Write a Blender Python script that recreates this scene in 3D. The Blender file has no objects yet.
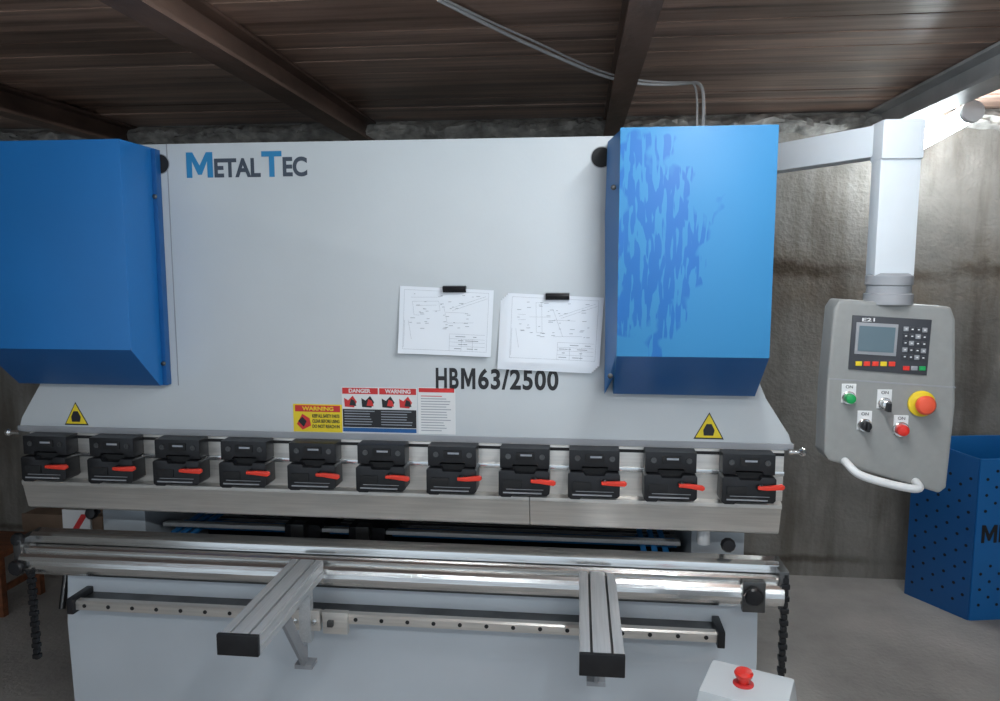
import bpy, math, random
from mathutils import Vector, Matrix
random.seed(4)
scene = bpy.context.scene
scene.view_settings.view_transform = 'Standard'
COL = bpy.context.collection

# ---------------------------------------------------------------- materials
def principled(name):
    m = bpy.data.materials.new(name); m.use_nodes = True
    nt = m.node_tree; b = nt.nodes['Principled BSDF']
    return m, nt, b
def N(nt, t, **kw):
    n = nt.nodes.new(t)
    for k, v in kw.items(): setattr(n, k, v)
    return n
def mat(name, col, rough=0.5, metal=0.0, var=0.06, scale=6.0, bump=0.0, bscale=60.0, stretch=(1,1,1), coat=0.0, rvar=0.0):
    m, nt, b = principled(name)
    b.inputs['Roughness'].default_value = rough
    b.inputs['Metallic'].default_value = metal
    b.inputs['Coat Weight'].default_value = coat
    tc = N(nt, 'ShaderNodeTexCoord'); mp = N(nt, 'ShaderNodeMapping'); mp.inputs['Scale'].default_value = stretch
    nt.links.new(tc.outputs['Object'], mp.inputs[0])
    no = N(nt, 'ShaderNodeTexNoise'); no.inputs['Scale'].default_value = scale; no.inputs['Detail'].default_value = 6
    nt.links.new(mp.outputs[0], no.inputs['Vector'])
    rp = N(nt, 'ShaderNodeValToRGB')
    rp.color_ramp.elements[0].position = 0.3; rp.color_ramp.elements[1].position = 0.7
    rp.color_ramp.elements[0].color = [max(0, c*(1-var)) for c in col] + [1]
    rp.color_ramp.elements[1].color = [min(1, c*(1+var)) for c in col] + [1]
    nt.links.new(no.outputs[0], rp.inputs[0]); nt.links.new(rp.outputs[0], b.inputs['Base Color'])
    if rvar:
        mr = N(nt, 'ShaderNodeMapRange'); mr.inputs['To Min'].default_value = max(0.02, rough-rvar); mr.inputs['To Max'].default_value = rough+rvar
        nt.links.new(no.outputs[0], mr.inputs[0]); nt.links.new(mr.outputs[0], b.inputs['Roughness'])
    if bump:
        n2 = N(nt, 'ShaderNodeTexNoise'); n2.inputs['Scale'].default_value = bscale; n2.inputs['Detail'].default_value = 4
        nt.links.new(mp.outputs[0], n2.inputs['Vector'])
        bp = N(nt, 'ShaderNodeBump'); bp.inputs['Strength'].default_value = bump; bp.inputs['Distance'].default_value = 0.01
        nt.links.new(n2.outputs[0], bp.inputs['Height']); nt.links.new(bp.outputs[0], b.inputs['Normal'])
    return m
def emis(name, col, s):
    m, nt, b = principled(name)
    b.inputs['Base Color'].default_value = (*col, 1)
    b.inputs['Emission Color'].default_value = (*col, 1); b.inputs['Emission Strength'].default_value = s
    return m

WHITE = mat('painted_white_steel', (0.555, 0.585, 0.605), 0.42, 0, 0.03, 3, 0.03, 90)
WHITE2 = mat('painted_white_steel_lower', (0.56, 0.605, 0.65), 0.4, 0, 0.04, 3)
GREYP = mat('painted_grey', (0.30, 0.31, 0.33), 0.5, 0, 0.05)
BLUE = mat('painted_blue', (0.010, 0.16, 0.46), 0.42, 0, 0.08, 2, 0.04, 8)
BLUEL = mat('blue_painted_lit', (0.03, 0.24, 0.60), 0.4, 0, 0.08, 2)  # lit look of the gauge rails, put in as a lighter blue
BLUED = mat('blue_dark_and_shaded', (0.008, 0.095, 0.29), 0.4, 0, 0.08, 3)  # plain dark blue, also used as the shaded tone of the covers
STEEL = mat('brushed_steel', (0.66, 0.63, 0.59), 0.36, 0.65, 0.10, 8, 0.05, 60, (0.6, 6, 14), rvar=0.08)
STEELB = mat('polished_steel', (0.76, 0.76, 0.75), 0.18, 0.95, 0.15, 6, 0.03, 30, (0.5, 4, 10), rvar=0.08)
ALU = mat('extruded_aluminium', (0.60, 0.61, 0.62), 0.4, 0.5, 0.08, 10, 0.04, 60, (20, 0.5, 20))
DARKST = mat('oiled_dark_steel', (0.12, 0.12, 0.12), 0.35, 0.9, 0.3, 10)
BLACK = mat('black_oxide', (0.010, 0.010, 0.012), 0.36, 0.1, 0.3, 20)
BLACKM = mat('matte_black', (0.008, 0.008, 0.009), 0.7, 0, 0.2)
RED = mat('red_plastic', (0.72, 0.03, 0.02), 0.35, 0, 0.08)
ORANGE = mat('orange_red_plastic', (0.78, 0.045, 0.022), 0.35, 0, 0.05)
MUSH = mat('mushroom_red_plastic', (0.80, 0.10, 0.045), 0.4, 0, 0.05)
GREEN = mat('green_plastic', (0.01, 0.35, 0.09), 0.3, 0, 0.05)
YELLOW = mat('yellow_vinyl', (0.80, 0.60, 0.02), 0.5, 0, 0.04)
LABEL = mat('white_vinyl', (0.76, 0.76, 0.76), 0.5, 0, 0.02)
REDL = mat('red_vinyl', (0.62, 0.03, 0.03), 0.5, 0, 0.04)
INK = mat('black_ink', (0.015, 0.015, 0.018), 0.55, 0, 0.1)
INKG = mat('grey_ink', (0.30, 0.32, 0.36), 0.6, 0, 0.1)
LOGOB = mat('blue_ink', (0.015, 0.20, 0.42), 0.5, 0, 0.05)
LOGOG = mat('slate_ink', (0.045, 0.06, 0.085), 0.5, 0, 0.05)
PAPER = mat('paper', (0.84, 0.87, 0.92), 0.7, 0, 0.02)
PEND = mat('pendant_grey_enamel', (0.275, 0.28, 0.272), 0.45, 0, 0.04, 40)
PENDD = mat('pendant_dark_panel', (0.045, 0.047, 0.055), 0.35, 0, 0.1)
SCREEN = emis('lcd_glass', (0.10, 0.15, 0.18), 0.12)
POLE = mat('pole_white', (0.66, 0.70, 0.74), 0.35, 0, 0.03)
BEAMB = mat('rusty_beam', (0.17, 0.105, 0.08), 0.45, 0.2, 0.45, 5, 0.3, 30, (1, 0.4, 1))
BEAMW = mat('whitewashed_beam', (0.42, 0.42, 0.42), 0.5, 0.1, 0.15, 5, 0.2, 30)
WOOD = mat('stool_wood', (0.20, 0.07, 0.03), 0.5, 0, 0.4, 5, 0.2, 20, (1, 6, 6))
FOAM = mat('mortar_foam', (0.40, 0.38, 0.35), 0.9, 0, 0.5, 14, 0.8, 40)
CABLE = mat('cable_white', (0.62, 0.62, 0.62), 0.4, 0, 0.03)

def wood_ceiling():
    m, nt, b = principled('ceiling_planks')
    b.inputs['Roughness'].default_value = 0.34
    tc = N(nt, 'ShaderNodeTexCoord')
    mp = N(nt, 'ShaderNodeMapping'); mp.inputs['Scale'].default_value = (0.25, 6, 1)
    nt.links.new(tc.outputs['Object'], mp.inputs[0])
    no = N(nt, 'ShaderNodeTexNoise'); no.inputs['Scale'].default_value = 2.2; no.inputs['Detail'].default_value = 9; no.inputs['Roughness'].default_value = 0.68
    nt.links.new(mp.outputs[0], no.inputs['Vector'])
    rp = N(nt, 'ShaderNodeValToRGB'); e = rp.color_ramp.elements
    e[0].position = 0.34; e[0].color = (0.13, 0.075, 0.055, 1); e[1].position = 0.66; e[1].color = (0.66, 0.44, 0.34, 1)
    nt.links.new(no.outputs[0], rp.inputs[0])
    mp2 = N(nt, 'ShaderNodeMapping'); mp2.inputs['Scale'].default_value = (0.6, 1.6, 1)
    nt.links.new(tc.outputs['Object'], mp2.inputs[0])
    n2 = N(nt, 'ShaderNodeTexNoise'); n2.inputs['Scale'].default_value = 1.6; n2.inputs['Detail'].default_value = 3
    nt.links.new(mp2.outputs[0], n2.inputs['Vector'])
    mx = N(nt, 'ShaderNodeMix'); mx.data_type = 'RGBA'; mx.blend_type = 'MULTIPLY'; mx.inputs[0].default_value = 0.7
    nt.links.new(rp.outputs[0], mx.inputs[6])
    r2 = N(nt, 'ShaderNodeValToRGB'); r2.color_ramp.elements[0].position = 0.35; r2.color_ramp.elements[0].color = (0.35, 0.31, 0.29, 1)
    r2.color_ramp.elements[1].position = 0.60
    nt.links.new(n2.outputs[0], r2.inputs[0]); nt.links.new(r2.outputs[0], mx.inputs[7])
    nt.links.new(mx.outputs[2], b.inputs['Base Color'])
    bp = N(nt, 'ShaderNodeBump'); bp.inputs['Strength'].default_value = 0.35; bp.inputs['Distance'].default_value = 0.01
    nt.links.new(no.outputs[0], bp.inputs['Height']); nt.links.new(bp.outputs[0], b.inputs['Normal'])
    return m
CEIL = wood_ceiling()

def concrete(name, base, joints=True, dark=0.6, axis='XZ'):
    m, nt, b = principled(name); b.inputs['Roughness'].default_value = 0.85
    tc = N(nt, 'ShaderNodeTexCoord')
    sx = N(nt, 'ShaderNodeSeparateXYZ'); nt.links.new(tc.outputs['Object'], sx.inputs[0])
    cx = N(nt, 'ShaderNodeCombineXYZ')
    src = {'XZ': ('X', 'Z'), 'YZ': ('Y', 'Z'), 'XY': ('X', 'Y')}[axis]
    nt.links.new(sx.outputs[src[0]], cx.inputs[0]); nt.links.new(sx.outputs[src[1]], cx.inputs[1])
    n1 = N(nt, 'ShaderNodeTexNoise'); n1.inputs['Scale'].default_value = 1.3; n1.inputs['Detail'].default_value = 8; n1.inputs['Roughness'].default_value = 0.62
    nt.links.new(cx.outputs[0], n1.inputs['Vector'])
    rp = N(nt, 'ShaderNodeValToRGB'); e = rp.color_ramp.elements
    e[0].position = 0.32; e[0].color = [c*dark for c in base]+[1]; e[1].position = 0.68; e[1].color = [min(1, c*1.2) for c in base]+[1]
    nt.links.new(n1.outputs[0], rp.inputs[0]); last = rp.outputs[0]
    n3 = N(nt, 'ShaderNodeTexNoise'); n3.inputs['Scale'].default_value = 45; n3.inputs['Detail'].default_value = 4
    nt.links.new(cx.outputs[0], n3.inputs['Vector'])
    if joints:
        # rough horizontal casting joints with brown staining around them
        wob = N(nt, 'ShaderNodeTexNoise'); wob.inputs['Scale'].default_value = 3.0; wob.inputs['Detail'].default_value = 8; wob.inputs['Roughness'].default_value = .7
        nt.links.new(cx.outputs[0], wob.inputs['Vector'])
        for (zz, wd, amp, colr) in ((1.73, 0.06, 0.25, (0.38, 0.32, 0.26, 1)), (1.66, 0.26, 0.5, (0.70, 0.63, 0.56, 1)), (0.10, 0.03, 0.10, (0.5, 0.46, 0.42, 1))):
            wz = N(nt, 'ShaderNodeMath', operation='MULTIPLY_ADD'); wz.inputs[1].default_value = amp
            nt.links.new(wob.outputs[0], wz.inputs[0]); nt.links.new(sx.outputs['Z'], wz.inputs[2])
            sb = N(nt, 'ShaderNodeMath', operation='SUBTRACT'); sb.inputs[1].default_value = zz+amp/2; nt.links.new(wz.outputs[0], sb.inputs[0])
            ab = N(nt, 'ShaderNodeMath', operation='ABSOLUTE'); nt.links.new(sb.outputs[0], ab.inputs[0])
            mr = N(nt, 'ShaderNodeMapRange'); mr.inputs['From Min'].default_value = wd; mr.inputs['From Max'].default_value = wd*.25
            nt.links.new(ab.outputs[0], mr.inputs[0])
            mm = N(nt, 'ShaderNodeMath', operation='MULTIPLY'); nt.links.new(mr.outputs[0], mm.inputs[0])
            nn = N(nt, 'ShaderNodeMapRange'); nn.inputs['From Min'].default_value = .38; nn.inputs['From Max'].default_value = .55
            nt.links.new(n1.outputs[0], nn.inputs[0]); nt.links.new(nn.outputs[0], mm.inputs[1])
            mx = N(nt, 'ShaderNodeMix'); mx.data_type = 'RGBA'; mx.blend_type = 'MULTIPLY'
            nt.links.new(mm.outputs[0], mx.inputs[0]); nt.links.new(last, mx.inputs[6]); mx.inputs[7].default_value = colr; last = mx.outputs[2]
        # vertical dark streaks: staining, plus a wall shadow put into the colour
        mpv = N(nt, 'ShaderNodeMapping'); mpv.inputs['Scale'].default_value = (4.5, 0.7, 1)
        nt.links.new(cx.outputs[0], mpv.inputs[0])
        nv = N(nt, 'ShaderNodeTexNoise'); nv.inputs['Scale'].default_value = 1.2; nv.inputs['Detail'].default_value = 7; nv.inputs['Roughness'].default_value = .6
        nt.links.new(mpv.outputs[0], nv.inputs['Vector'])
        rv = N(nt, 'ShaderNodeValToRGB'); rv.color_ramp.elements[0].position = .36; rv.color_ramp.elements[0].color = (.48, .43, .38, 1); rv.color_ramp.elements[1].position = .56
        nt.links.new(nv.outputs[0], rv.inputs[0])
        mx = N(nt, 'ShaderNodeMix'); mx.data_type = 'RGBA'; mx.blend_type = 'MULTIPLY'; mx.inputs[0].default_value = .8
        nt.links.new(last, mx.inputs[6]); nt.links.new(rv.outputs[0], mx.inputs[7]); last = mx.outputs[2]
    nt.links.new(last, b.inputs['Base Color'])
    bp = N(nt, 'ShaderNodeBump'); bp.inputs['Strength'].default_value = 0.5; bp.inputs['Distance'].default_value = 0.012
    nt.links.new(n3.outputs[0], bp.inputs['Height']); nt.links.new(bp.outputs[0], b.inputs['Normal'])
    return m
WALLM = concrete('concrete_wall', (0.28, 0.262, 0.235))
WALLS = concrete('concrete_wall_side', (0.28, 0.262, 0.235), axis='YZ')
FLOORM = concrete('floor_screed', (0.40, 0.375, 0.35), False, 0.7, 'XY')

def film_blue():
    """blue paint under half-peeled protective film: strokes of saturated blue over paler blue"""
    m, nt, b = principled('blue_with_peeling_film'); b.inputs['Roughness'].default_value = 0.5
    tc = N(nt, 'ShaderNodeTexCoord')
    sp = N(nt, 'ShaderNodeVectorMath', operation='SUBTRACT'); sp.inputs[1].default_value = (0.23, -0.2, 1.81)
    nt.links.new(tc.outputs['Object'], sp.inputs[0])
    strokes = []
    for rot, off in ((0.35, 0.0), (-0.25, 7.3)):
        mp = N(nt, 'ShaderNodeMapping'); mp.inputs['Scale'].default_value = (60, 60, 9); mp.inputs['Rotation'].default_value = (0, rot, 0); mp.inputs['Location'].default_value = (off, off, off)
        nt.links.new(tc.outputs['Object'], mp.inputs[0])
        no = N(nt, 'ShaderNodeTexNoise'); no.inputs['Scale'].default_value = 1.0; no.inputs['Detail'].default_value = 1.5
        nt.links.new(mp.outputs[0], no.inputs['Vector'])
        st = N(nt, 'ShaderNodeMapRange'); st.inputs['From Min'].default_value = 0.51; st.inputs['From Max'].default_value = 0.54
        nt.links.new(no.outputs[0], st.inputs[0]); strokes.append(st)
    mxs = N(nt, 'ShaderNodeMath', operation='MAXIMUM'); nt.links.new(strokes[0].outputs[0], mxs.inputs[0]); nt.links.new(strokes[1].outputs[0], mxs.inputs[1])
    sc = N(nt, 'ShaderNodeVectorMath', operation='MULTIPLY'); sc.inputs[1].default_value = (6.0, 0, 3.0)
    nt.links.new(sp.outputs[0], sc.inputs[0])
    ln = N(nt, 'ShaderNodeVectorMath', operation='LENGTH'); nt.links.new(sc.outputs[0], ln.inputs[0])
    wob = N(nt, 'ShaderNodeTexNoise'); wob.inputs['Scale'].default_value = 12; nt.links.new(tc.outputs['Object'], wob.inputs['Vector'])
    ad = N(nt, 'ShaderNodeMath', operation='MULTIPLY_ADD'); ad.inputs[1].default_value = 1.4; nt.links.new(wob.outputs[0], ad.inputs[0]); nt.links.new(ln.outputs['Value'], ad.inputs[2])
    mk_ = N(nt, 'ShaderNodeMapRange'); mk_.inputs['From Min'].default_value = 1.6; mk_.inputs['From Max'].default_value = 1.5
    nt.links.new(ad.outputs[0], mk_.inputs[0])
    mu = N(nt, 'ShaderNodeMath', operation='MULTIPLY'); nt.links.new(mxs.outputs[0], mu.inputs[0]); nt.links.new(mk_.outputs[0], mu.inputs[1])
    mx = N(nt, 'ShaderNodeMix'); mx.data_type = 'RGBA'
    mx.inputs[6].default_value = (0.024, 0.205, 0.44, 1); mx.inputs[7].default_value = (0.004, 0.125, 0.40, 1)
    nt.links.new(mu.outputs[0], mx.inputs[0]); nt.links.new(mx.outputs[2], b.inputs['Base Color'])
    n2 = N(nt, 'ShaderNodeTexNoise'); n2.inputs['Scale'].default_value = 5; n2.inputs['Detail'].default_value = 1; nt.links.new(tc.outputs['Object'], n2.inputs['Vector'])
    bp = N(nt, 'ShaderNodeBump'); bp.inputs['Strength'].default_value = 0.18; bp.inputs['Distance'].default_value = 0.02
    nt.links.new(n2.outputs[0], bp.inputs['Height']); nt.links.new(bp.outputs[0], b.inputs['Normal'])
    return m
FILM = film_blue()

# ---------------------------------------------------------------- builders
def empty(name, loc=(0, 0, 0)):
    e = bpy.data.objects.new(name, None); e.empty_display_size = 0.1; e.location = loc; COL.objects.link(e)
    bpy.context.view_layer.update(); return e
def mk(name, verts, faces, m, parent=None, bevel=0, seg=2, smooth=False):
    me = bpy.data.meshes.new(name); me.from_pydata([tuple(v) for v in verts], [], faces); me.validate(); me.update()
    import bmesh
    bm = bmesh.new(); bm.from_mesh(me); bmesh.ops.recalc_face_normals(bm, faces=bm.faces)
    if bevel:
        es = [e for e in bm.edges if len(e.link_faces) == 2 and e.calc_face_angle(0) > 0.5]
        bmesh.ops.bevel(bm, geom=es, offset=bevel, segments=seg, profile=0.7, affect='EDGES', clamp_overlap=True)
    bm.to_mesh(me); bm.free()
    if smooth or bevel:
        for p in me.polygons: p.use_smooth = True
        try: me.set_sharp_from_angle(angle=math.radians(38))
        except Exception: pass
    me.materials.append(m)
    o = bpy.data.objects.new(name, me); COL.objects.link(o)
    if parent:
        o.parent = parent; o.matrix_parent_inverse = parent.matrix_world.inverted()
    return o
def box(name, x0, x1, y0, y1, z0, z1, m, parent=None, bevel=0, seg=2):
    v = [(x, y, z) for x in (x0, x1) for y in (y0, y1) for z in (z0, z1)]
    f = [(0,1,3,2),(4,6,7,5),(0,4,5,1),(2,3,7,6),(0,2,6,4),(1,5,7,3)]
    return mk(name, v, f, m, parent, bevel, seg)
def prism(name, pts, a0, a1, axis, m, parent=None, bevel=0, seg=2):
    """pts: 2D polygon. axis 'Y': pts=(x,z); axis 'X': pts=(y,z); axis 'Z': pts=(x,y)"""
    def V(p, a):
        return {'Y': (p[0], a, p[1]), 'X': (a, p[0], p[1]), 'Z': (p[0], p[1], a)}[axis]
    n = len(pts)
    v = [V(p, a0) for p in pts] + [V(p, a1) for p in pts]
    f = [tuple(range(n)), tuple(range(2*n-1, n-1, -1))] + [(i, (i+1) % n, n+(i+1) % n, n+i) for i in range(n)]
    return mk(name, v, f, m, parent, bevel, seg)
def cyl(name, p0, p1, r, m, parent=None, r2=None, n=24, bevel=0):
    p0 = Vector(p0); p1 = Vector(p1); d = (p1-p0).normalized(); r2 = r if r2 is None else r2
    q = d.to_track_quat('Z', 'Y')
    v = []
    for (c, rr) in ((p0, r), (p1, r2)):
        for i in range(n):
            t = 2*math.pi*i/n; v.append(c + q @ Vector((rr*math.cos(t), rr*math.sin(t), 0)))
    f = [tuple(range(n)), tuple(range(2*n-1, n-1, -1))] + [(i, (i+1) % n, n+(i+1) % n, n+i) for i in range(n)]
    return mk(name, v, f, m, parent, bevel, smooth=True)
def lathe(name, c, axis, prof, m, parent=None, n=28):
    """prof: list of (dist along axis, radius)"""
    c = Vector(c); q = Vector(axis).normalized().to_track_quat('Z', 'Y')
    v = []; f = []
    for (h, rr) in prof:
        for i in range(n):
            t = 2*math.pi*i/n; v.append(c + q @ Vector((rr*math.cos(t), rr*math.sin(t), h)))
    k = len(prof)
    for j in range(k-1):
        for i in range(n): f.append((j*n+i, j*n+(i+1) % n, (j+1)*n+(i+1) % n, (j+1)*n+i))
    f.append(tuple(range(n))); f.append(tuple(range(k*n-1, (k-1)*n-1, -1)))
    return mk(name, v, f, m, parent, smooth=True)
def tube(name, pts, r, m, parent=None, cyclic=False):
    c = bpy.data.curves.new(name, 'CURVE'); c.dimensions = '3D'; c.bevel_depth = r; c.bevel_resolution = 4; c.use_fill_caps = True
    s = c.splines.new('NURBS'); s.points.add(len(pts)-1)
    for i, p in enumerate(pts): s.points[i].co = (*p, 1)
    s.order_u = 4 if len(pts) > 3 else 3; s.use_endpoint_u = not cyclic; s.use_cyclic_u = cyclic; s.resolution_u = 10
    c.materials.append(m); o = bpy.data.objects.new(name, c); COL.objects.link(o)
    if parent: o.parent = parent; o.matrix_parent_inverse = parent.matrix_world.inverted()
    return o
def text(name, s, x0, x1, z0, z1, y, m, parent=None, bold=0.0, spacing=1.0):
    """flat lettering on a plane facing -Y, fitted into the x/z extents"""
    c = bpy.data.curves.new(name, 'FONT'); c.body = s; c.size = 1; c.offset = bold; c.space_character = spacing
    c.extrude = 0.004
    o = bpy.data.objects.new(name, c); COL.objects.link(o); bpy.context.view_layer.update()
    dg = bpy.context.evaluated_depsgraph_get()
    me = bpy.data.meshes.new_from_object(o.evaluated_get(dg)); bpy.data.objects.remove(o)
    xs = [v.co.x for v in me.vertices]; ys = [v.co.y for v in me.vertices]; zs = [v.co.z for v in me.vertices]
    sx = (x1-x0)/(max(xs)-min(xs)); sz = (z1-z0)/(max(ys)-min(ys)); a = min(xs); b2 = min(ys); zt = max(zs)
    for v in me.vertices:
        X = x0+(v.co.x-a)*sx; Z = z0+(v.co.y-b2)*sz; D = (zt-v.co.z)*0.1
        v.co = (X, y+D, Z)
    me.materials.clear(); me.materials.append(m)
    ob = bpy.data.objects.new(name, me); COL.objects.link(ob)
    if parent: ob.parent = parent; ob.matrix_parent_inverse = parent.matrix_world.inverted()
    return ob
def letter_m(name, x0, x1, z0, z1, y, m, parent, st):
    """bold capital M as a polygon; st = stem width fraction"""
    w = x1-x0; h = z1-z0; s = w*st; c = (x0+x1)/2
    p = [(x0, z0), (x0, z1), (x0+s*1.15, z1), (c, z0+h*.48), (x1-s*1.15, z1), (x1, z1), (x1, z0), (x1-s, z0), (x1-s, z0+h*.66), (c+s*.35, z0+h*.12), (c-s*.35, z0+h*.12), (x0+s, z0+h*.66), (x0+s, z0)]
    return prism(name, p, y, y+.001, 'Y', m, parent)
def join(objs, name):
    """bake a list of mesh objects (same space) into the first one"""
    base = objs[0]
    import bmesh
    mats = []; bm = bmesh.new()
    for o in objs:
        me = o.data; idx = []
        for mm in me.materials:
            if mm not in mats: mats.append(mm)
            idx.append(mats.index(mm))
        nf = len(bm.faces); bm.from_mesh(me); bm.faces.ensure_lookup_table()
        for fc in bm.faces[nf:]: fc.material_index = idx[min(fc.material_index, len(idx)-1)]
    nm = bpy.data.meshes.new(name); bm.to_mesh(nm); bm.free()
    for mm in mats: nm.materials.append(mm)
    base.data = nm; base.name = name
    for o in objs[1:]: bpy.data.objects.remove(o)
    return base

# ---------------------------------------------------------------- room
X0, X1, Y0, Y1, ZC = -4.2, 3.6, -4.2, 1.8, 2.56
box('floor', X0-.1, X1+.1, Y0, Y1+.1, -0.1, 0, FLOORM)
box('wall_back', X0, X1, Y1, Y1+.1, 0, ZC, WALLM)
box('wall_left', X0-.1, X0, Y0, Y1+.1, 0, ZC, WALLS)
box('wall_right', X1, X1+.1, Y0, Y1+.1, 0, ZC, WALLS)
# planked ceiling: boards running across the room, laid on joists
pl = []
y = Y0
while y < Y1+0.05:
    w = random.uniform(0.15, 0.2)
    dz = random.uniform(0, 0.012)
    pl.append(box('plank', X0-.1, X1+.1, y+0.004, min(y+w, Y1+.1)-0.002, ZC+dz, ZC+.06, CEIL))
    y += w
pl.append(box('backing', X0-.1, X1+.1, Y0-.1, Y1+.1, ZC+.05, ZC+.08, CEIL))
join(pl, 'ceiling')
def ibeam(x, m, w=0.1, h=0.12, nm='ceiling_beam'):
    z0 = ZC-h
    p = [(x-w/2, z0), (x+w/2, z0), (x+w/2, z0+.014), (x+.01, z0+.02), (x+.01, ZC-.02), (x+w/2, ZC-.014), (x+w/2, ZC-.001), (x-w/2, ZC-.001), (x-w/2, ZC-.014), (x-.01, ZC-.02), (x-.01, z0+.02), (x-w/2, z0+.014)]
    return prism(nm, p, Y0+.01, Y1-.002, 'Y', m)
ibeam(-2.62, BEAMB); ibeam(-1.20, BEAMB, 0.11); ibeam(0.17, BEAMB, 0.09); ibeam(1.57, BEAMW, 0.13)
# crumbly mortar strip along the top of the back wall
import bmesh
v = []; f = []
nx = 260; nz = 8
for i in range(nx+1):
    for j in range(nz+1):
        x = -4.1+7.6*i/nx; t = j/nz
        z = 2.455+0.045*math.sin(i*.37)*.25+random.uniform(-.008, .008)+t*0.1
        v.append((x, 1.8-0.055*math.sin(math.pi*t)*(0.6+random.random()*.7)-.002, min(z, 2.555)))
for i in range(nx):
    for j in range(nz):
        a = i*(nz+1)+j; f.append((a, a+nz+1, a+nz+2, a+1))
mk('trim_1', v, f, FOAM, smooth=True)

# ---------------------------------------------------------------- press brake
PB = empty('press_brake', (-0.65, 0.3, 0))
# ram (upper beam)
ram = [(-1.975, 1.185), (0.685, 1.185), (0.675, 1.215), (0.60, 1.33), (0.57, 1.40), (0.56, 2.10), (0.50, 2.155), (-1.79, 2.155), (-1.85, 2.10), (-1.86, 1.40), (-1.89, 1.33), (-1.965, 1.215)]
prism('ram_plate', ram, 0.0, 0.07, 'Y', WHITE, PB, 0.003)
box('ram_lower_lip', -1.98, 0.69, -0.006, 0.05, 1.165, 1.186, GREYP, PB, 0.003)
box('ram_seam_left', -1.372, -1.369, -0.0015, 0.002, 1.34, 2.155, GREYP, PB)
box('ram_top_frame', -1.80, 0.50, 0.10, 0.9, 1.9, 2.10, WHITE, PB)
for nm, x in (('lifting_hole_left', -1.397), ('lifting_hole_right', 0.068)):
    lathe(nm, (x, -0.001, 2.09), (0, -1, 0), [(-.01, .031), (0.001, .031)], BLACKM, PB)
    lathe(nm+'_rim', (x, 0, 2.09), (0, -1, 0), [(-.001, .034), (.0005, .034)], GREYP, PB)
# side frames with throat
for nm, xa, xb in (('side_frame_left', -1.835, -1.66), ('side_frame_right', 0.415, 0.60)):
    p = [(0.22, 0.0), (1.25, 0.0), (1.25, 2.05), (0.12, 2.05), (0.12, 1.25), (0.55, 1.2), (0.6, 0.86), (0.22, 0.86)]
    prism(nm, p, xa, xb, 'X', WHITE2, PB, 0.004)
# blue covers
def cover(nm, xa, xb, m, ztop):
    zb = 1.345; zc = 1.485
    p = [(-0.20, ztop), (-0.20, zc), (-0.045, zb), (-0.002, zb), (-0.002, ztop)]
    o = prism(nm, p, xa, xb, 'X', m, PB, 0.004)
    return o
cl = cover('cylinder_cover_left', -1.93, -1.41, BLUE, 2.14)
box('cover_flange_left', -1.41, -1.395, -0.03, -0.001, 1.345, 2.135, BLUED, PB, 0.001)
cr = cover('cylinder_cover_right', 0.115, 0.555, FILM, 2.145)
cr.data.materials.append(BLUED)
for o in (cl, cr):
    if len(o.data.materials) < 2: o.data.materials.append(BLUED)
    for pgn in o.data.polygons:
        if pgn.normal.z < -0.35: pgn.material_index = 1  # shade on the down-facing chamfer painted in with the darker blue
# bent-out flange on the inner side of the right cover
v = [(0.088, -0.05, 1.345), (0.088, -0.05, 1.50), (0.080, -0.06, 1.9), (0.086, -0.05, 2.13),
     (0.117, -0.12, 1.42), (0.117, -0.19, 1.50), (0.117, -0.19, 1.9), (0.117, -0.19, 2.14)]
mk('cover_flange_right', v, [(0, 1, 5, 4), (1, 2, 6, 5), (2, 3, 7, 6)], BLUE, PB, smooth=True)
v = [(0.088, -0.05, 1.345), (0.088, -0.05, 1.50), (0.080, -0.06, 1.9), (0.086, -0.05, 2.13),
     (0.088, -0.001, 1.345), (0.088, -0.001, 1.50), (0.086, -0.001, 1.9), (0.086, -0.001, 2.13)]
mk('cover_return_right', v, [(0, 1, 5, 4), (1, 2, 6, 5), (2, 3, 7, 6)], BLUED, PB, smooth=True)
for z in (1.42, 1.98):
    for x, yy in ((-1.402, -0.031), (0.10, -0.16)):
        lathe('cover_bolt', (x, yy, z), (0, -1, 0), [(0, .008), (.004, .008), (.006, .004)], DARKST, PB, 12)
# punch holder bar behind the clamps
box('holder_bar', -1.93, 0.66, -0.012, 0.05, 1.00, 1.165, STEEL, PB, 0.002)
box('holder_bar_groove', -1.93, 0.66, -0.014, -0.010, 1.148, 1.158, BLACKM, PB)
box('holder_bar_rib', -1.93, 0.66, -0.022, -0.010, 1.085, 1.10, STEELB, PB, 0.002)
# punch
p = [(0.045, 1.0), (-0.016, 1.0), (-0.030, 0.992), (-0.030, 0.980), (-0.024, 0.972), (-0.006, 0.892), (0.006, 0.884), (0.03, 0.884), (0.045, 0.92)]
for a, b2 in ((-1.96, -0.152), (-0.15, 0.655)):
    prism('punch_section', p, a, b2, 'X', STEEL, PB, 0.001)
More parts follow.
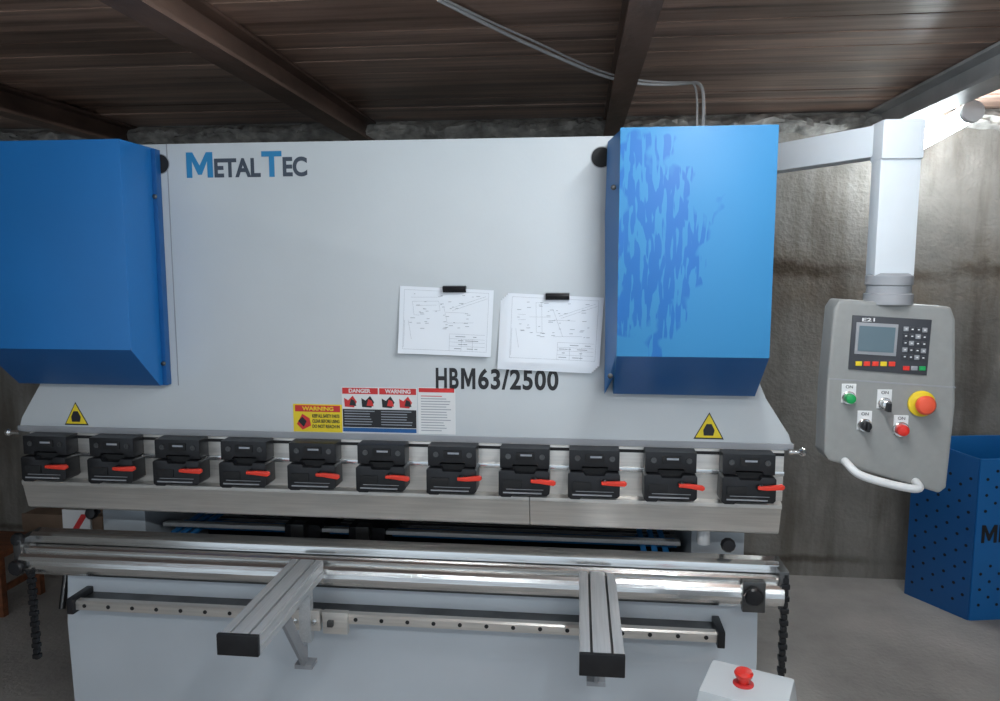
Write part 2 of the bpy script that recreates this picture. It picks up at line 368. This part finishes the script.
# clamps
def clamp(x, k):
    z = 1.135
    P = []
    P.append(prism('c', [(x-.082, z-.034), (x-.082, z+.032), (x+.078, z+.032), (x+.078, z-.034), (x+.045, z-.034), (x+.04, z-.022), (x-.04, z-.022), (x-.045, z-.034)], -0.075, -0.012, 'Y', BLACK, None, 0.003))
    P.append(box('c', x-.03, x+.03, -0.079, -0.07, z-.005, z+.02, BLACKM, None, 0.002))
    P.append(box('c', x-.015, x+.022, -0.0805, -0.078, z+.008, z+.014, INKG))
    P.append(box('c', x-.06, x+.06, -0.06, -0.012, z-.06, z-.03, BLACKM))
    P.append(prism('c', [(x-.085, z-.120), (x-.085, z-.044), (x-.078, z-.038), (x-.035, z-.038), (x-.03, z-.048), (x+.03, z-.048), (x+.035, z-.038), (x+.075, z-.038), (x+.08, z-.044), (x+.08, z-.112), (x+.072, z-.120), (x-.04, z-.120), (x-.045, z-.127), (x-.075, z-.127)], -0.088, -0.012, 'Y', BLACK, None, 0.003))
    P.append(box('c', x-.07, x-.01, -0.092, -0.085, z-.095, z-.068, BLACKM, None, 0.002))
    P.append(box('c', x-.07, x+.055, -0.0905, -0.087, z-.113, z-.109, GREYP))
    P.append(box('c', x-.06, x+.06, -0.0905, -0.087, z-.100, z-.0985, GREYP))
    for dx in (-.055, .055):
        P.append(lathe('c', (x+dx, -.075, z+.005), (0, -1, 0), [(0, .009), (.003, .009), (.003, .005), (.001, .005)], DARKST, None, 12))
    P.append(lathe('c', (x+.03, -.088, z-.068), (0, -1, 0), [(0, .011), (.012, .011), (.015, .008)], BLACK, None, 16))
    a = random.uniform(-.006, .005)
    P.append(prism('c', [(x+.02, z-.071), (x+.02, z-.061), (x+.05, z-.060), (x+.093, z-.058+a), (x+.100, z-.063+a), (x+.100, z-.070+a), (x+.093, z-.075+a), (x+.05, z-.073)], -0.110, -0.098, 'Y', ORANGE, None, 0.003))
    o = join(P, 'punch_clamp_%d' % k); o.parent = PB; o.matrix_parent_inverse = PB.matrix_world.inverted()
for k, x in enumerate((-1.825, -1.580, -1.343, -1.108, -.870, -.636, -.40, -.163, .06, .300, .54)):
    clamp(x, k+1)
# end eye pins on the ram
for nm, x, s in (('ram_pin_left', -1.98, -1), ('ram_pin_right', 0.69, 1)):
    cyl(nm, (x-s*.02, -.02, 1.165), (x+s*.015, -.02, 1.165), 0.008, STEELB, PB)
    lathe(nm+'_knob', (x+s*.012, -.02, 1.165), (s, 0, 0), [(0, .008), (.008, .014), (.018, .012), (.022, .004)], STEELB, PB, 16)
# die and die holder
p = [(-0.012, 0.80), (-0.03, 0.792), (-0.034, 0.768), (0.05, 0.768), (0.046, 0.792), (0.03, 0.80), (0.009, 0.785)]
prism('lower_die', p, -1.945, 0.655, 'X', STEELB, PB, 0.001)
p = [(0.07, 0.765), (-0.06, 0.765), (-0.066, 0.760), (-0.066, 0.752), (-0.055, 0.747)]
for k in range(9):
    t = math.pi*k/8; p.append((-0.062-0.026*math.sin(t), 0.706+0.038*math.cos(t)))
p += [(-0.055, 0.660), (0.07, 0.660)]
prism('die_holder', p, -1.95, 0.66, 'X', STEELB, PB, 0)
for nm, x in (('holder_end_left', -1.965), ('holder_end_right', 0.655)):
    box(nm, x-.01, x+.02, -.075, .06, .665, .79, DARKST, PB, .004)
# bed
p = [(-1.835, 0), (0.60, 0), (0.605, 0.45), (0.60, 0.66), (-1.83, 0.66), (-1.845, 0.45)]
prism('bed_plate', p, 0.0, 0.07, 'Y', WHITE2, PB, 0.003)
box('bed_top_rail', -1.83, 0.60, 0.07, 0.22, 0.55, 0.66, DARKST, PB)
# back gauge seen through the gap between punch and die
box('gauge_rail_front', -1.60, 0.38, 0.24, 0.27, 0.742, 0.757, ALU, PB, .002)
box('gauge_tray_blue', -1.60, 0.38, 0.33, 0.40, 0.700, 0.712, BLUEL, PB, .002)
box('gauge_rail_mid', -1.62, 0.40, 0.42, 0.45, 0.690, 0.704, STEELB, PB, .002)
box('gauge_rail_steel', -1.62, 0.40, 0.54, 0.57, 0.650, 0.664, ALU, PB, .002)
box('gauge_beam', -1.62, 0.40, 0.62, 0.70, 0.56, 0.625, BLACK, PB, .003)
box('gauge_rail_blue', -1.62, 0.40, 0.600, 0.62, 0.605, 0.622, BLUEL, PB, .002)
cyl('gauge_shaft', (-1.62, 0.82, 0.575), (0.40, 0.82, 0.575), 0.012, STEELB, PB)
for k, x in enumerate((-1.03, -0.78)):
    box('gauge_finger_%d' % (k+1), x-.07, x+.07, 0.22, 0.6, 0.70, 0.775, BLACK, PB, .005)
    box('gauge_stop_%d' % (k+1), x-.03, x+.02, 0.18, 0.23, 0.74, 0.79, DARKST, PB, .003)
for k, x in enumerate((-1.56, -1.52, -1.48, .25, .29, .33)):
    box('gauge_slide_%d' % (k+1), x-.010, x+.010, 0.24, 0.62, 0.712, 0.722, BLUEL, PB, .002)
box('gauge_back_cover', -1.66, 0.415, 1.12, 1.15, 0.0, 1.9, GREYP, PB)
box('gauge_floor', -1.66, 0.415, 0.3, 1.12, 0.5, 0.52, BLACKM, PB)
# front guide rail
prism('guide_rail', [(-.10, .556), (-.10, .582), (-.094, .588), (-.072, .588), (-.066, .582), (-.066, .556)], -1.74, 0.47, 'X', STEEL, PB, .001)
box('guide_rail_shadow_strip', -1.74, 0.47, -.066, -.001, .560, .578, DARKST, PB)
for k in range(25):
    x = -1.70+2.12*k/24
    lathe('rail_bolt', (x, -.10, .572), (0, -1, 0), [(-.001, .007), (.002, .007), (.0025, .004)], BLACKM, PB, 10)
for nm, x in (('rail_stop_left', -1.745), ('rail_stop_right', 0.465)):
    box(nm, x-.012, x+.012, -.115, -.001, .545, .60, BLACK, PB, .004)
# support arms
def support_arm(x, nm):
    A = []
    z1 = .772; h = .055; w = .053
    A.append(box('a', x-w, x+w, -.60, -.092, z1-h, z1-.012, ALU, None, .002))
    A.append(box('a', x-w+.004, x+w-.004, -.598, -.094, z1-.013, z1-.009, DARKST, None))  # dark strip paints in the shade of the grooves between the ribs
    for a, b2 in ((-w, -.030), (-.023, .023), (.030, w)):
        A.append(box('a', x+a, x+b2, -.60, -.092, z1-.014, z1, ALU, None, .001))
    for s in (-1, 1):
        A.append(box('a', min(x+s*w, x+s*(w+.004)), max(x+s*w, x+s*(w+.004)), -.60, -.10, z1-.02, z1-.004, ALU, None))
        A.append(box('a', min(x+s*w, x+s*(w+.004)), max(x+s*w, x+s*(w+.004)), -.60, -.10, z1-h, z1-.036, ALU, None))
    A.append(box('a', x-w-.005, x+w+.005, -.613, -.60, z1-h-.002, z1+.002, BLACK, None, .003))
    # carriage on the rail
    A.append(box('a', x-.02, x+.02, -.135, -.105, .50, z1-h, ALU, None, .002))
    A.append(box('a', x-.05, x+.05, -.13, -.11, .54, .61, STEEL, None, .003))
    A.append(box('a', x-.045, x+.045, -.11, -.098, .545, .60, DARKST))
    for dx in (-.033, .033):
        A.append(lathe('a', (x+dx, -.13, .575), (0, -1, 0), [(0, .009), (.008, .009), (.01, .006)], STEELB, None, 12))
    # gusset bracket below the arm
    A.append(prism('a', [(-.13, .50), (-.13, .43), (-.16, .43), (-.36, z1-h), (-.30, z1-h), (-.16, .50)], x-.006, x+.006, 'X', GREYP, None, .001))
    A.append(box('a', x-.03, x+.03, -.16, -.11, .42, .435, GREYP))
    o = join(A, nm); o.parent = PB; o.matrix_parent_inverse = PB.matrix_world.inverted()
    return o
support_arm(-.892, 'sheet_support_arm_1'); support_arm(.072, 'sheet_support_arm_2')
box('spare_carriage', -.835, -.75, -.125, -.10, .53, .605, STEEL, PB, .004)
box('spare_carriage_bolt', -.815, -.795, -.14, -.125, .56, .58, DARKST, PB, .003)
# adjustment knobs at the bed ends
def knob(nm, c, ax, r=.024):
    lathe(nm, c, ax, [(-.03, .008), (0, .008), (.001, r*.8), (.006, r), (.018, r), (.024, r*.8), (.025, .004)], BLACK, PB, 10)
knob('knob_1', (-1.965, -.05, .785), (0, -1, .2)); knob('knob_2', (-1.945, -.09, .70), (0, -1, 0), .028)
knob('knob_3', (-1.80, .12, .83), (0, -1, .2)); knob('knob_4', (.56, -.10, .72), (0, -1, 0), .03)
knob('knob_5', (.50, .02, .84), (0, -1, 0)); 
box('knob_bracket', .53, .60, -.095, -.07, .66, .76, DARKST, PB, .004)
cyl('oil_bottle', (.44, .12, .80), (.44, .12, .865), .022, LABEL, PB, bevel=.003); cyl('oil_cap', (.44, .12, .865), (.44, .12, .88), .012, RED, PB)
# hanging drag chains at the ends
def chain(nm, x, y, za, zb):
    L = []; z = za; k = 0
    while z > zb:
        w = .013 if k % 2 else .009
        L.append(box('l', x-w, x+w, y-.010, y+.010, z-.017, z, BLACK, None, .004)); z -= .020; k += 1
    L.append(box('l', x-.005, x+.005, y-.006, y+.006, zb-.01, za+.01, BLACKM, None))
    o = join(L, nm); o.parent = PB; o.matrix_parent_inverse = PB.matrix_world.inverted()
chain('chain_left', -1.90, -.09, .68, .37); chain('chain_right', .665, -.07, .77, .30)
tube('cable_left', [(-1.97, -.02, .78), (-1.98, -.05, .72), (-1.94, -.08, .70), (-1.90, -.09, .66)], .006, BLACKM, PB)
# lettering
LY = -0.0012
letter_m('logo_m', -1.304, -1.212, 2.043, 2.126, LY, LOGOB, PB, .21)
text('logo_etal', 'ETAL', -1.207, -1.047, 2.043, 2.105, LY, LOGOG, PB, .035)
text('logo_t', 'T', -1.043, -.974, 2.043, 2.126, LY, LOGOB, PB, .035)
text('logo_ec', 'EC', -.971, -.888, 2.043, 2.107, LY, LOGOG, PB, .035)
text('type_hb', 'HB', -.467, -.390, 1.345, 1.415, LY, INK, PB, .03, 1.1)
letter_m('type_m', -.382, -.334, 1.345, 1.415, LY, INK, PB, .22)
text('type_digits', '63/2500', -.325, -.060, 1.345, 1.415, LY, INK, PB, .03, 1.1)
# stickers
def quad(nm, x0, x1, z0, z1, y, m): return box(nm, x0, x1, y, y+.0012, z0, z1, m, PB)
def tri(nm, cx, zb, w, h):
    prism(nm+'_edge', [(cx-w, zb), (cx+w, zb), (cx, zb+h)], -.0012, 0, 'Y', INK, PB)
    prism(nm, [(cx-w*.87, zb+.005), (cx+w*.87, zb+.005), (cx, zb+h*.93)], -.0018, -.001, 'Y', YELLOW, PB)
    prism(nm+'_hand', [(cx-.016, zb+.012), (cx+.014, zb+.012), (cx+.018, zb+.03), (cx+.008, zb+.05), (cx-.008, zb+.05), (cx-.018, zb+.03)], -.0024, -.0016, 'Y', INK, PB)
tri('warning_triangle_left', -1.757, 1.192, .045, .082); tri('warning_triangle_right', .425, 1.195, .048, .088)
quad('label_yellow', -.962, -.790, 1.188, 1.284, -.0012, YELLOW)
quad('label_yellow_head', -.955, -.797, 1.258, 1.280, -.0018, REDL)
text('label_yellow_text', 'WARNING', -.93, -.82, 1.262, 1.276, -.0026, YELLOW, PB, .03)
text('label_yellow_l1', 'KEEP ALL SAFETY PARTS', -.895, -.80, 1.238, 1.250, -.0022, INK, PB, .02)
text('label_yellow_l2', 'CLEAR BEFORE USING', -.895, -.80, 1.220, 1.232, -.0022, INK, PB, .02)
text('label_yellow_l3', 'DO NOT REACH IN', -.895, -.80, 1.202, 1.214, -.0022, INK, PB, .02)
prism('label_yellow_icon', [(-.95, 1.215), (-.93, 1.25), (-.905, 1.235), (-.90, 1.21), (-.93, 1.195)], -.0022, -.0014, 'Y', REDL, PB)
prism('label_yellow_icon2', [(-.945, 1.225), (-.93, 1.24), (-.915, 1.225), (-.925, 1.205)], -.0028, -.0020, 'Y', INK, PB)
quad('label_danger', -.790, -.532, 1.190, 1.345, -.0012, LABEL)
quad('label_danger_head1', -.788, -.665, 1.322, 1.343, -.0018, REDL); quad('label_danger_head2', -.660, -.534, 1.322, 1.343, -.0018, REDL)
text('label_danger_t1', 'DANGER', -.765, -.690, 1.326, 1.340, -.0026, LABEL, PB, .03); text('label_danger_t2', 'WARNING', -.640, -.553, 1.326, 1.340, -.0026, LABEL, PB, .03)
quad('label_danger_body', -.788, -.534, 1.208, 1.270, -.0018, INK)
quad('label_danger_foot', -.788, -.534, 1.192, 1.206, -.0018, BLUED)
for k in range(6):
    for j, (a, b2) in enumerate(((-.782, -.668), (-.655, -.542))):
        quad('label_danger_line', a, b2-random.uniform(0, .03), 1.262-k*.009, 1.265-k*.009, -.0024, INKG)
for k, cx in enumerate((-.76, -.70, -.63, -.57)):
    prism('label_danger_icon', [(cx-.02, 1.278), (cx+.012, 1.276), (cx+.022, 1.295), (cx+.008, 1.316), (cx-.008, 1.300), (cx-.022, 1.308)], -.0022, -.0014, 'Y', (REDL, INK, INK, REDL)[k], PB)
    prism('label_danger_icon_b', [(cx-.004, 1.283), (cx+.02, 1.281), (cx+.014, 1.300), (cx+.002, 1.305)], -.0028, -.0018, 'Y', (INK, REDL, REDL, INK)[k], PB)
quad('label_text', -.528, -.402, 1.190, 1.348, -.0012, LABEL)
quad('label_text_head', -.525, -.405, 1.332, 1.346, -.0018, REDL)
for k in range(14):
    quad('label_text_line', -.518, -.415-random.uniform(0, .035), 1.318-k*.009, 1.3205-k*.009, -.0018, REDL if k == 0 else INKG)

# ---------------------------------------------------------------- papers
def paper(nm, c, clipx, off=0.0, sheets=1, seed=1):
    """c: corners (x,z) TL,TR,BR,BL"""
    rnd = random.Random(seed)
    root = empty(nm, ((c[0][0]+c[1][0])/2, -.01, (c[0][1]+c[3][1])/2))
    n = 14
    def pt(u_, v_):
        x = (c[0][0]*(1-u_)+c[1][0]*u_)*(1-v_)+(c[3][0]*(1-u_)+c[2][0]*u_)*v_
        z = (c[0][1]*(1-u_)+c[1][1]*u_)*(1-v_)+(c[3][1]*(1-u_)+c[2][1]*u_)*v_
        return x, z
    def dep(u_, v_): return -.004-off-.010*v_*v_-.006*abs(u_-.5)*2*v_
    for s in range(sheets):
        vv = []; ff = []
        for i in range(n+1):
            for j in range(n+1):
                x, z = pt(i/n, j/n)
                vv.append((x-.006*s, dep(i/n, j/n)+.0016*s, z-.006*s))
        for i in range(n):
            for j in range(n):
                a = i*(n+1)+j; ff.append((a, a+n+1, a+n+2, a+1))
        mk('sheet_%d' % (s+1), vv, ff, PAPER, root, smooth=True)
    # drawing lines
    vv = []; ff = []
    def line(u0, v0, u1, v1, t=.0012):
        K = 8
        for k in range(K):
            a = (u0+(u1-u0)*k/K, v0+(v1-v0)*k/K); b_ = (u0+(u1-u0)*(k+1)/K, v0+(v1-v0)*(k+1)/K)
            (xa, za), (xb, zb) = pt(*a), pt(*b_)
            d = Vector((xb-xa, zb-za)); d = d.normalized()*t/2; nx_, nz_ = -d.y, d.x
            q = len(vv)
            vv.extend([(xa+nx_, dep(*a)-.0008, za+nz_), (xb+nx_, dep(*b_)-.0008, zb+nz_), (xb-nx_, dep(*b_)-.0008, zb-nz_), (xa-nx_, dep(*a)-.0008, za-nz_)])
            ff.append((q, q+1, q+2, q+3))
    T = .0006
    L = [(.05, .05, .95, .05), (.05, .05, .05, .93), (.05, .93, .95, .93), (.95, .05, .95, .93),
         (.10, .5, .14, .78), (.06, .5, .06, .9), (.55, .30, .92, .10), (.57, .33, .94, .13), (.50, .36, .72, .36),
         (.55, .68, .93, .68), (.55, .75, .93, .75), (.55, .80, .93, .80), (.55, .86, .93, .86), (.55, .68, .55, .93), (.68, .75, .68, .93), (.80, .75, .80, .93)]
    if seed == 1:
        L += [(.14, .22, .42, .20), (.42, .20, .44, .34), (.44, .34, .36, .35), (.14, .22, .16, .42), (.16, .42, .22, .42), (.18, .28, .40, .26), (.12, .16, .44, .14), (.48, .30, .52, .52), (.52, .52, .80, .50)]
    else:
        L += [(.30, .12, .32, .55), (.36, .12, .38, .55), (.30, .12, .36, .12), (.32, .55, .38, .55), (.24, .33, .46, .32), (.48, .20, .60, .60), (.50, .60, .80, .58), (.12, .30, .20, .30), (.12, .38, .20, .37)]
    for l in L: line(*l, T)
    # dimension text as fine dashes
    for k in range(46):
        u0 = rnd.uniform(.09, .85); v0 = rnd.uniform(.10, .62); line(u0, v0, u0+rnd.uniform(.015, .05), v0-.003, .0014)
    for k in range(22):
        u0 = rnd.uniform(.56, .84); v0 = rnd.choice((.715, .775, .83, .895)); line(u0, v0, u0+rnd.uniform(.02, .06), v0, .0020)
    mk('drawing_lines', vv, ff, INKG, root)
    z = (c[0][1]+c[1][1])/2
    prism('clip', [(-.001, z+.008), (-.020-off, z+.006), (-.024-off, z-.002), (-.014-off, z-.014), (-.009-off, z-.014), (-.012-off, z-.004), (-.001, z-.002)], clipx-.038, clipx+.038, 'X', BLACK, root, .001)
    return root
paper('paper_drawing', [(-.583, 1.686), (-.272, 1.672), (-.281, 1.455), (-.590, 1.464)], -.40, 0, 1)
paper('paper_drawing', [(-.226, 1.664), (.083, 1.650), (.071, 1.430), (-.235, 1.440)], -.065, .004, 5, 2)

# ---------------------------------------------------------------- control pendant
CP = empty('control_pendant', (.90, -.12, 1.4))
fy = -.17
poly = [(.752, 1.655), (1.058, 1.635), (1.072, 1.60), (1.088, 1.35), (1.080, 1.105), (1.060, 1.088), (.745, 1.178), (.730, 1.20), (.728, 1.40), (.738, 1.63)]
prism('housing', poly, fy, fy+.09, 'Y', PEND, CP, .012, 4)
prism('housing_crease', [(.734, 1.425), (1.084, 1.405), (1.084, 1.401), (.734, 1.421)], fy-.001, fy+.002, 'Y', GREYP, CP)
prism('display_panel', [(.789, 1.610), (1.006, 1.598), (1.002, 1.437), (.785, 1.452)], fy-.004, fy+.002, 'Y', PENDD, CP, .002)
prism('lcd_bezel', [(.800, 1.590), (.915, 1.584), (.913, 1.492), (.798, 1.498)], fy-.007, fy-.003, 'Y', GREYP, CP, .001)
prism('lcd', [(.808, 1.580), (.907, 1.575), (.905, 1.502), (.806, 1.507)], fy-.0085, fy-.006, 'Y', SCREEN, CP)
text('panel_brand', 'E21', .815, .85, 1.592, 1.602, fy-.0055, LABEL, CP, .02)
for r_ in range(5):
    for c_ in range(4):
        x = .930+c_*.017; z = 1.578-r_*.020-c_*.001
        box('key', x, x+.013, fy-.008, fy-.003, z-.013, z, PENDD if (r_+c_) % 3 else GREYP, CP, .001)
        box('key_mark', x+.004, x+.009, fy-.0085, fy-.0075, z-.008, z-.005, LABEL, CP)
for c_ in range(5):
    x = .803+c_*.023
    box('soft_key', x, x+.017, fy-.008, fy-.003, 1.463, 1.476, ORANGE if c_ in (1, 2, 4) else YELLOW, CP, .001)
for c_ in range(3):
    box('nav_key', .935+c_*.022, .952+c_*.022, fy-.008, fy-.003, 1.452, 1.464, (RED, GREYP, GREEN)[c_], CP, .001)
def plate(x, z): box('label_plate', x-.020, x+.020, fy-.003, fy+.001, z-.022, z+.034, LABEL, CP, .001); text('plate_text', 'ON', x-.010, x+.010, z+.021, z+.030, fy-.0045, INK, CP)
def button(nm, x, z, r, m, ring, h=.022):
    lathe(nm+'_ring', (x, fy-.002, z), (0, -1, 0), [(0, r*1.3), (.006, r*1.3), (.008, r*1.15)], ring, CP)
    lathe(nm, (x, fy-.006, z), (0, -1, 0), [(0, r*.9), (h*.6, r), (h*.9, r*.9), (h, r*.5)], m, CP)
plate(.790, 1.375); button('start_button', .790, 1.368, .015, GREEN, STEELB)
plate(.890, 1.360); button('key_switch', .890, 1.353, .014, STEELB, STEELB); box('key_bow', .885, .895, fy-.045, fy-.02, 1.335, 1.360, BLACK, CP, .002)
button('emergency_ring', .992, 1.355, .029, YELLOW, YELLOW, .006); lathe('emergency_stop', (.992, fy-.01, 1.355), (0, -1, 0), [(0, .016), (.012, .016), (.014, .026), (.024, .028), (.032, .022), (.035, .008)], MUSH, CP)
plate(.838, 1.296); button('selector', .838, 1.288, .015, BLACK, STEELB); box('selector_lever', .834, .842, fy-.038, fy-.02, 1.274, 1.304, BLACK, CP, .002)
plate(.940, 1.285); button('stop_button', .940, 1.278, .017, RED, STEELB)
# handle along the slanting lower edge
tube('grab_handle', [(.79, fy+.03, 1.18), (.79, fy-.03, 1.176), (.795, fy-.05, 1.162), (.83, fy-.055, 1.143), (.94, fy-.055, 1.118), (.985, fy-.05, 1.112), (.992, fy-.03, 1.118), (.992, fy+.03, 1.125)], .012, LABEL, CP)
# pole + collars + arm from the machine
px_, py_ = .902, -.125
box('pole', px_-.055, px_+.055, py_-.035, py_+.035, 1.72, 2.10, POLE, CP, .008)
lathe('pole_collar', (px_, py_, 1.65), (0, 0, 1), [(-.01, .066), (.02, .066), (.022, .060), (.045, .060), (.047, .064), (.072, .064), (.08, .052)], GREYP, CP)
box('pole_top_block', px_-.057, px_+.057, py_-.045, py_+.045, 2.05, 2.16, POLE, CP, .01)
# boom
a = Vector((.55, .42, 2.14)); b_ = Vector((px_, py_, 2.14)); d = (b_-a).normalized(); sd = Vector((-d.y, d.x, 0))*.035
v = []
for c_ in (a, b_):
    for s in (-1, 1):
        for zz in (-.045, .045): v.append(c_+sd*s+Vector((0, 0, zz-.03)))
mk('boom', v, [(0,1,3,2),(4,6,7,5),(0,4,5,1),(2,3,7,6),(0,2,6,4),(1,5,7,3)], POLE, CP, .006)

# ---------------------------------------------------------------- e-stop pedestal
FP = empty('foot_switch_pedestal', (.45, -.55, .3))
def frustum(nm, cx, cy, z0, z1, w0, d0, w1, d1, m, rot, par, bev=.006):
    v = []
    for (z, w, dd) in ((z0, w0, d0), (z1, w1, d1)):
        for sx, sy in ((-1, -1), (1, -1), (1, 1), (-1, 1)):
            x = sx*w; y_ = sy*dd; v.append((cx+x*math.cos(rot)-y_*math.sin(rot), cy+x*math.sin(rot)+y_*math.cos(rot), z))
    return mk(nm, v, [(0,1,2,3),(7,6,5,4),(0,4,5,1),(1,5,6,2),(2,6,7,3),(3,7,4,0)], m, par, bev)
frustum('post', .45, -.55, .04, .52, .04, .04, .035, .035, WHITE, -.1, FP)
frustum('base', .45, -.55, 0, .05, .16, .20, .15, .18, GREYP, -.1, FP)
frustum('switch_box', .445, -.55, .50, .682, .13, .11, .105, .085, WHITE, -.38, FP, .008)
lathe('estop_ring', (.435, -.55, .682), (0, 0, 1), [(0, .026), (.003, .026), (.006, .020)], REDL, FP)
lathe('estop_mushroom', (.435, -.55, .685), (0, 0, 1), [(0, .014), (.016, .014), (.018, .021), (.027, .024), (.034, .020), (.037, .008)], RED, FP)

# ---------------------------------------------------------------- blue perforated bin
BN = empty('perforated_storage_bin', (2.1, 1.5, .4))
A_, B_, C_, D_ = Vector((1.77, 1.62, 0)), Vector((1.95, 1.33, 0)), Vector((2.54, 1.44, 0)), Vector((2.38, 1.73, 0))
cn = (A_+B_+C_+D_)/4
def panel(nm, p, q_, z0, z1p, z1q, m):
    nrm = (q_-p).normalized().cross(Vector((0, 0, 1)))*.006
    v = [p-nrm, q_-nrm, q_+Vector((0, 0, z1q))-nrm, p+Vector((0, 0, z1p))-nrm, p+nrm, q_+nrm, q_+Vector((0, 0, z1q))+nrm, p+Vector((0, 0, z1p))+nrm]
    return mk(nm, v, [(0,1,2,3),(7,6,5,4),(0,4,5,1),(1,5,6,2),(2,6,7,3),(3,7,4,0)], m, BN, .002)
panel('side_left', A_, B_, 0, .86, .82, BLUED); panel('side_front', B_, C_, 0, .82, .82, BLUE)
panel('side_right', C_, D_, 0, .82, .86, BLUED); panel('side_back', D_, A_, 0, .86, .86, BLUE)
def holes(p, q_, us, zs):
    dr = (q_-p); nrm = dr.normalized().cross(Vector((0, 0, 1)))
    if nrm.dot(p-cn) < 0: nrm = -nrm
    for i, u_ in enumerate(us):
        for j, z in enumerate(zs):
            c = p+dr*u_+Vector((0, 0, z+(.04 if i % 2 else 0)))+nrm*.0055
            lathe('perforation', c, nrm, [(0, .008), (.0015, .008)], BLACKM, BN, 8)
holes(A_, B_, (.12, .28, .44, .60, .76, .90), [.08+.085*k for k in range(8)])
holes(B_, C_, (.07, .15, .23, .31), [.08+.08*k for k in range(3)]+[.56+.08*k for k in range(3)])
dr = (C_-B_).normalized(); nrm = -Vector((-dr.y, dr.x, 0))
t = text('bin_text', 'ETALTEC', .09, .50, 0, .09, 0, INK, None, .03)
t2 = letter_m('bin_letter', 0, .08, 0, .09, 0, INK, None, .2)
for tt in (t, t2):
    tt.matrix_world = Matrix.Translation(B_+dr*.03+nrm*.009+Vector((0, 0, .40))) @ Matrix.Rotation(math.atan2(dr.y, dr.x), 4, 'Z')
    bpy.context.view_layer.update()
    tt.parent = BN; tt.matrix_parent_inverse = BN.matrix_world.inverted()

# ---------------------------------------------------------------- left clutter
ST = empty('wooden_stool', (-3.0, 1.0, .2))
box('seat', -3.20, -2.84, .85, 1.15, .30, .335, WOOD, ST, .005)
for k, (x, y_) in enumerate(((-3.18, .87), (-2.86, .87), (-3.18, 1.13), (-2.86, 1.13))):
    box('leg_%d' % (k+1), x-.018, x+.018, y_-.018, y_+.018, 0, .30, WOOD, ST, .003)
box('rail_1', -3.18, -2.86, .86, .88, .12, .15, WOOD, ST, .002); box('rail_2', -2.87, -2.85, .88, 1.12, .12, .15, WOOD, ST, .002)
CB = empty('cardboard_box', (-2.95, 1.6, .2))
CARD = mat('cardboard', (0.24, 0.16, 0.11), 0.8, 0, 0.2, 8)
box('carton', -3.15, -2.66, 1.40, 1.74, 0, .34, CARD, CB, .004); box('tape', -3.152, -2.658, 1.55, 1.59, .1, .342, WOOD, CB)
box('flap', -3.15, -2.66, 1.39, 1.40, .25, .345, CARD, CB, .002)
tube('leaning_pipe', [(-2.60, .95, 0.012), (-2.66, 1.2, .6), (-2.74, 1.6, 1.2), (-2.76, 1.78, 1.5)], .016, DARKST)
tube('leaning_pipe', [(-2.50, 1.3, 0.012), (-2.58, 1.45, .5), (-2.68, 1.7, 1.1), (-2.70, 1.77, 1.3)], .014, ALU)
SG = empty('warning_sign_board', (-2.36, .8, .3))
box('post', -2.37, -2.35, .79, .81, 0, .5, GREYP, SG); box('board', -2.43, -2.29, .775, .79, .44, .60, LABEL, SG, .002)
prism('board_mark', [(-2.41, .46), (-2.33, .58), (-2.30, .58), (-2.38, .46)], .770, .775, 'Y', REDL, SG)

# ---------------------------------------------------------------- cable
tube('hanging_cable', [(-.43, -.09, 2.55), (-.32, .10, 2.54), (-.20, .28, 2.525), (-.06, .46, 2.51), (.12, .62, 2.47), (.30, .66, 2.455), (.43, .60, 2.45), (.46, .50, 2.43), (.45, .45, 2.28), (.44, .42, 2.11)], .006, CABLE)
tube('hanging_cable', [(-.41, -.09, 2.55), (-.30, .13, 2.55), (-.17, .32, 2.545), (-.03, .52, 2.525), (.14, .66, 2.49), (.32, .68, 2.47), (.42, .62, 2.46), (.44, .54, 2.43), (.43, .47, 2.28), (.425, .42, 2.11)], .004, CABLE)

# ---------------------------------------------------------------- lamps
TUBEE = emis('led_tube_glow', (0.84, 0.94, 1.0), 130)
TUBEFILL = emis('added_fill_tube_glow', (0.86, 0.95, 1.0), 88)  # glow of the tubes added behind the camera as frontal fill
TUBER = emis('led_tube_glow_far', (0.84, 0.94, 1.0), 70)
def tube_lamp(p0, p1, m, r=.02):
    p0 = Vector(p0); p1 = Vector(p1)
    L = empty('led_tube_lamp', (p0+p1)/2)
    cyl('tube', p0, p1, r, m, L, n=12)
    d_ = (p1-p0).normalized()
    cyl('cap_1', p0-d_*.03, p0, r*1.15, LABEL, L, n=16); cyl('cap_2', p1, p1+d_*.03, r*1.15, LABEL, L, n=16)
    for c in (p0+d_*.05, p1-d_*.05):
        cyl('bracket', c+Vector((0, 0, r*.8)), (c.x, c.y, ZC), .006, LABEL, L, n=10)
tube_lamp((.42, -1.55, 2.42), (.42, -.50, 2.42), TUBEE)
tube_lamp((-1.5, -2.9, 2.46), (-.3, -2.9, 2.46), TUBEFILL)  # added out-of-view fill light for the machine front
tube_lamp((.6, -2.9, 2.46), (1.8, -2.9, 2.46), TUBEFILL)  # second added fill light, also out of view
tube_lamp((1.73, 1.20, 2.43), (1.73, 1.72, 2.38), TUBER, .042)

w = bpy.data.worlds.new('world'); scene.world = w; w.use_nodes = True
w.node_tree.nodes['Background'].inputs[0].default_value = (.70, .82, .94, 1); w.node_tree.nodes['Background'].inputs[1].default_value = .95

# ---------------------------------------------------------------- camera
cam = bpy.data.cameras.new('camera'); cam.sensor_width = 36; cam.lens = 36*.74; cam.clip_start = .02
co = bpy.data.objects.new('camera', cam); COL.objects.link(co)
co.location = (0, -2.4, 1.75); co.rotation_euler = (math.radians(90-6.5), 0, math.radians(6))
scene.camera = co
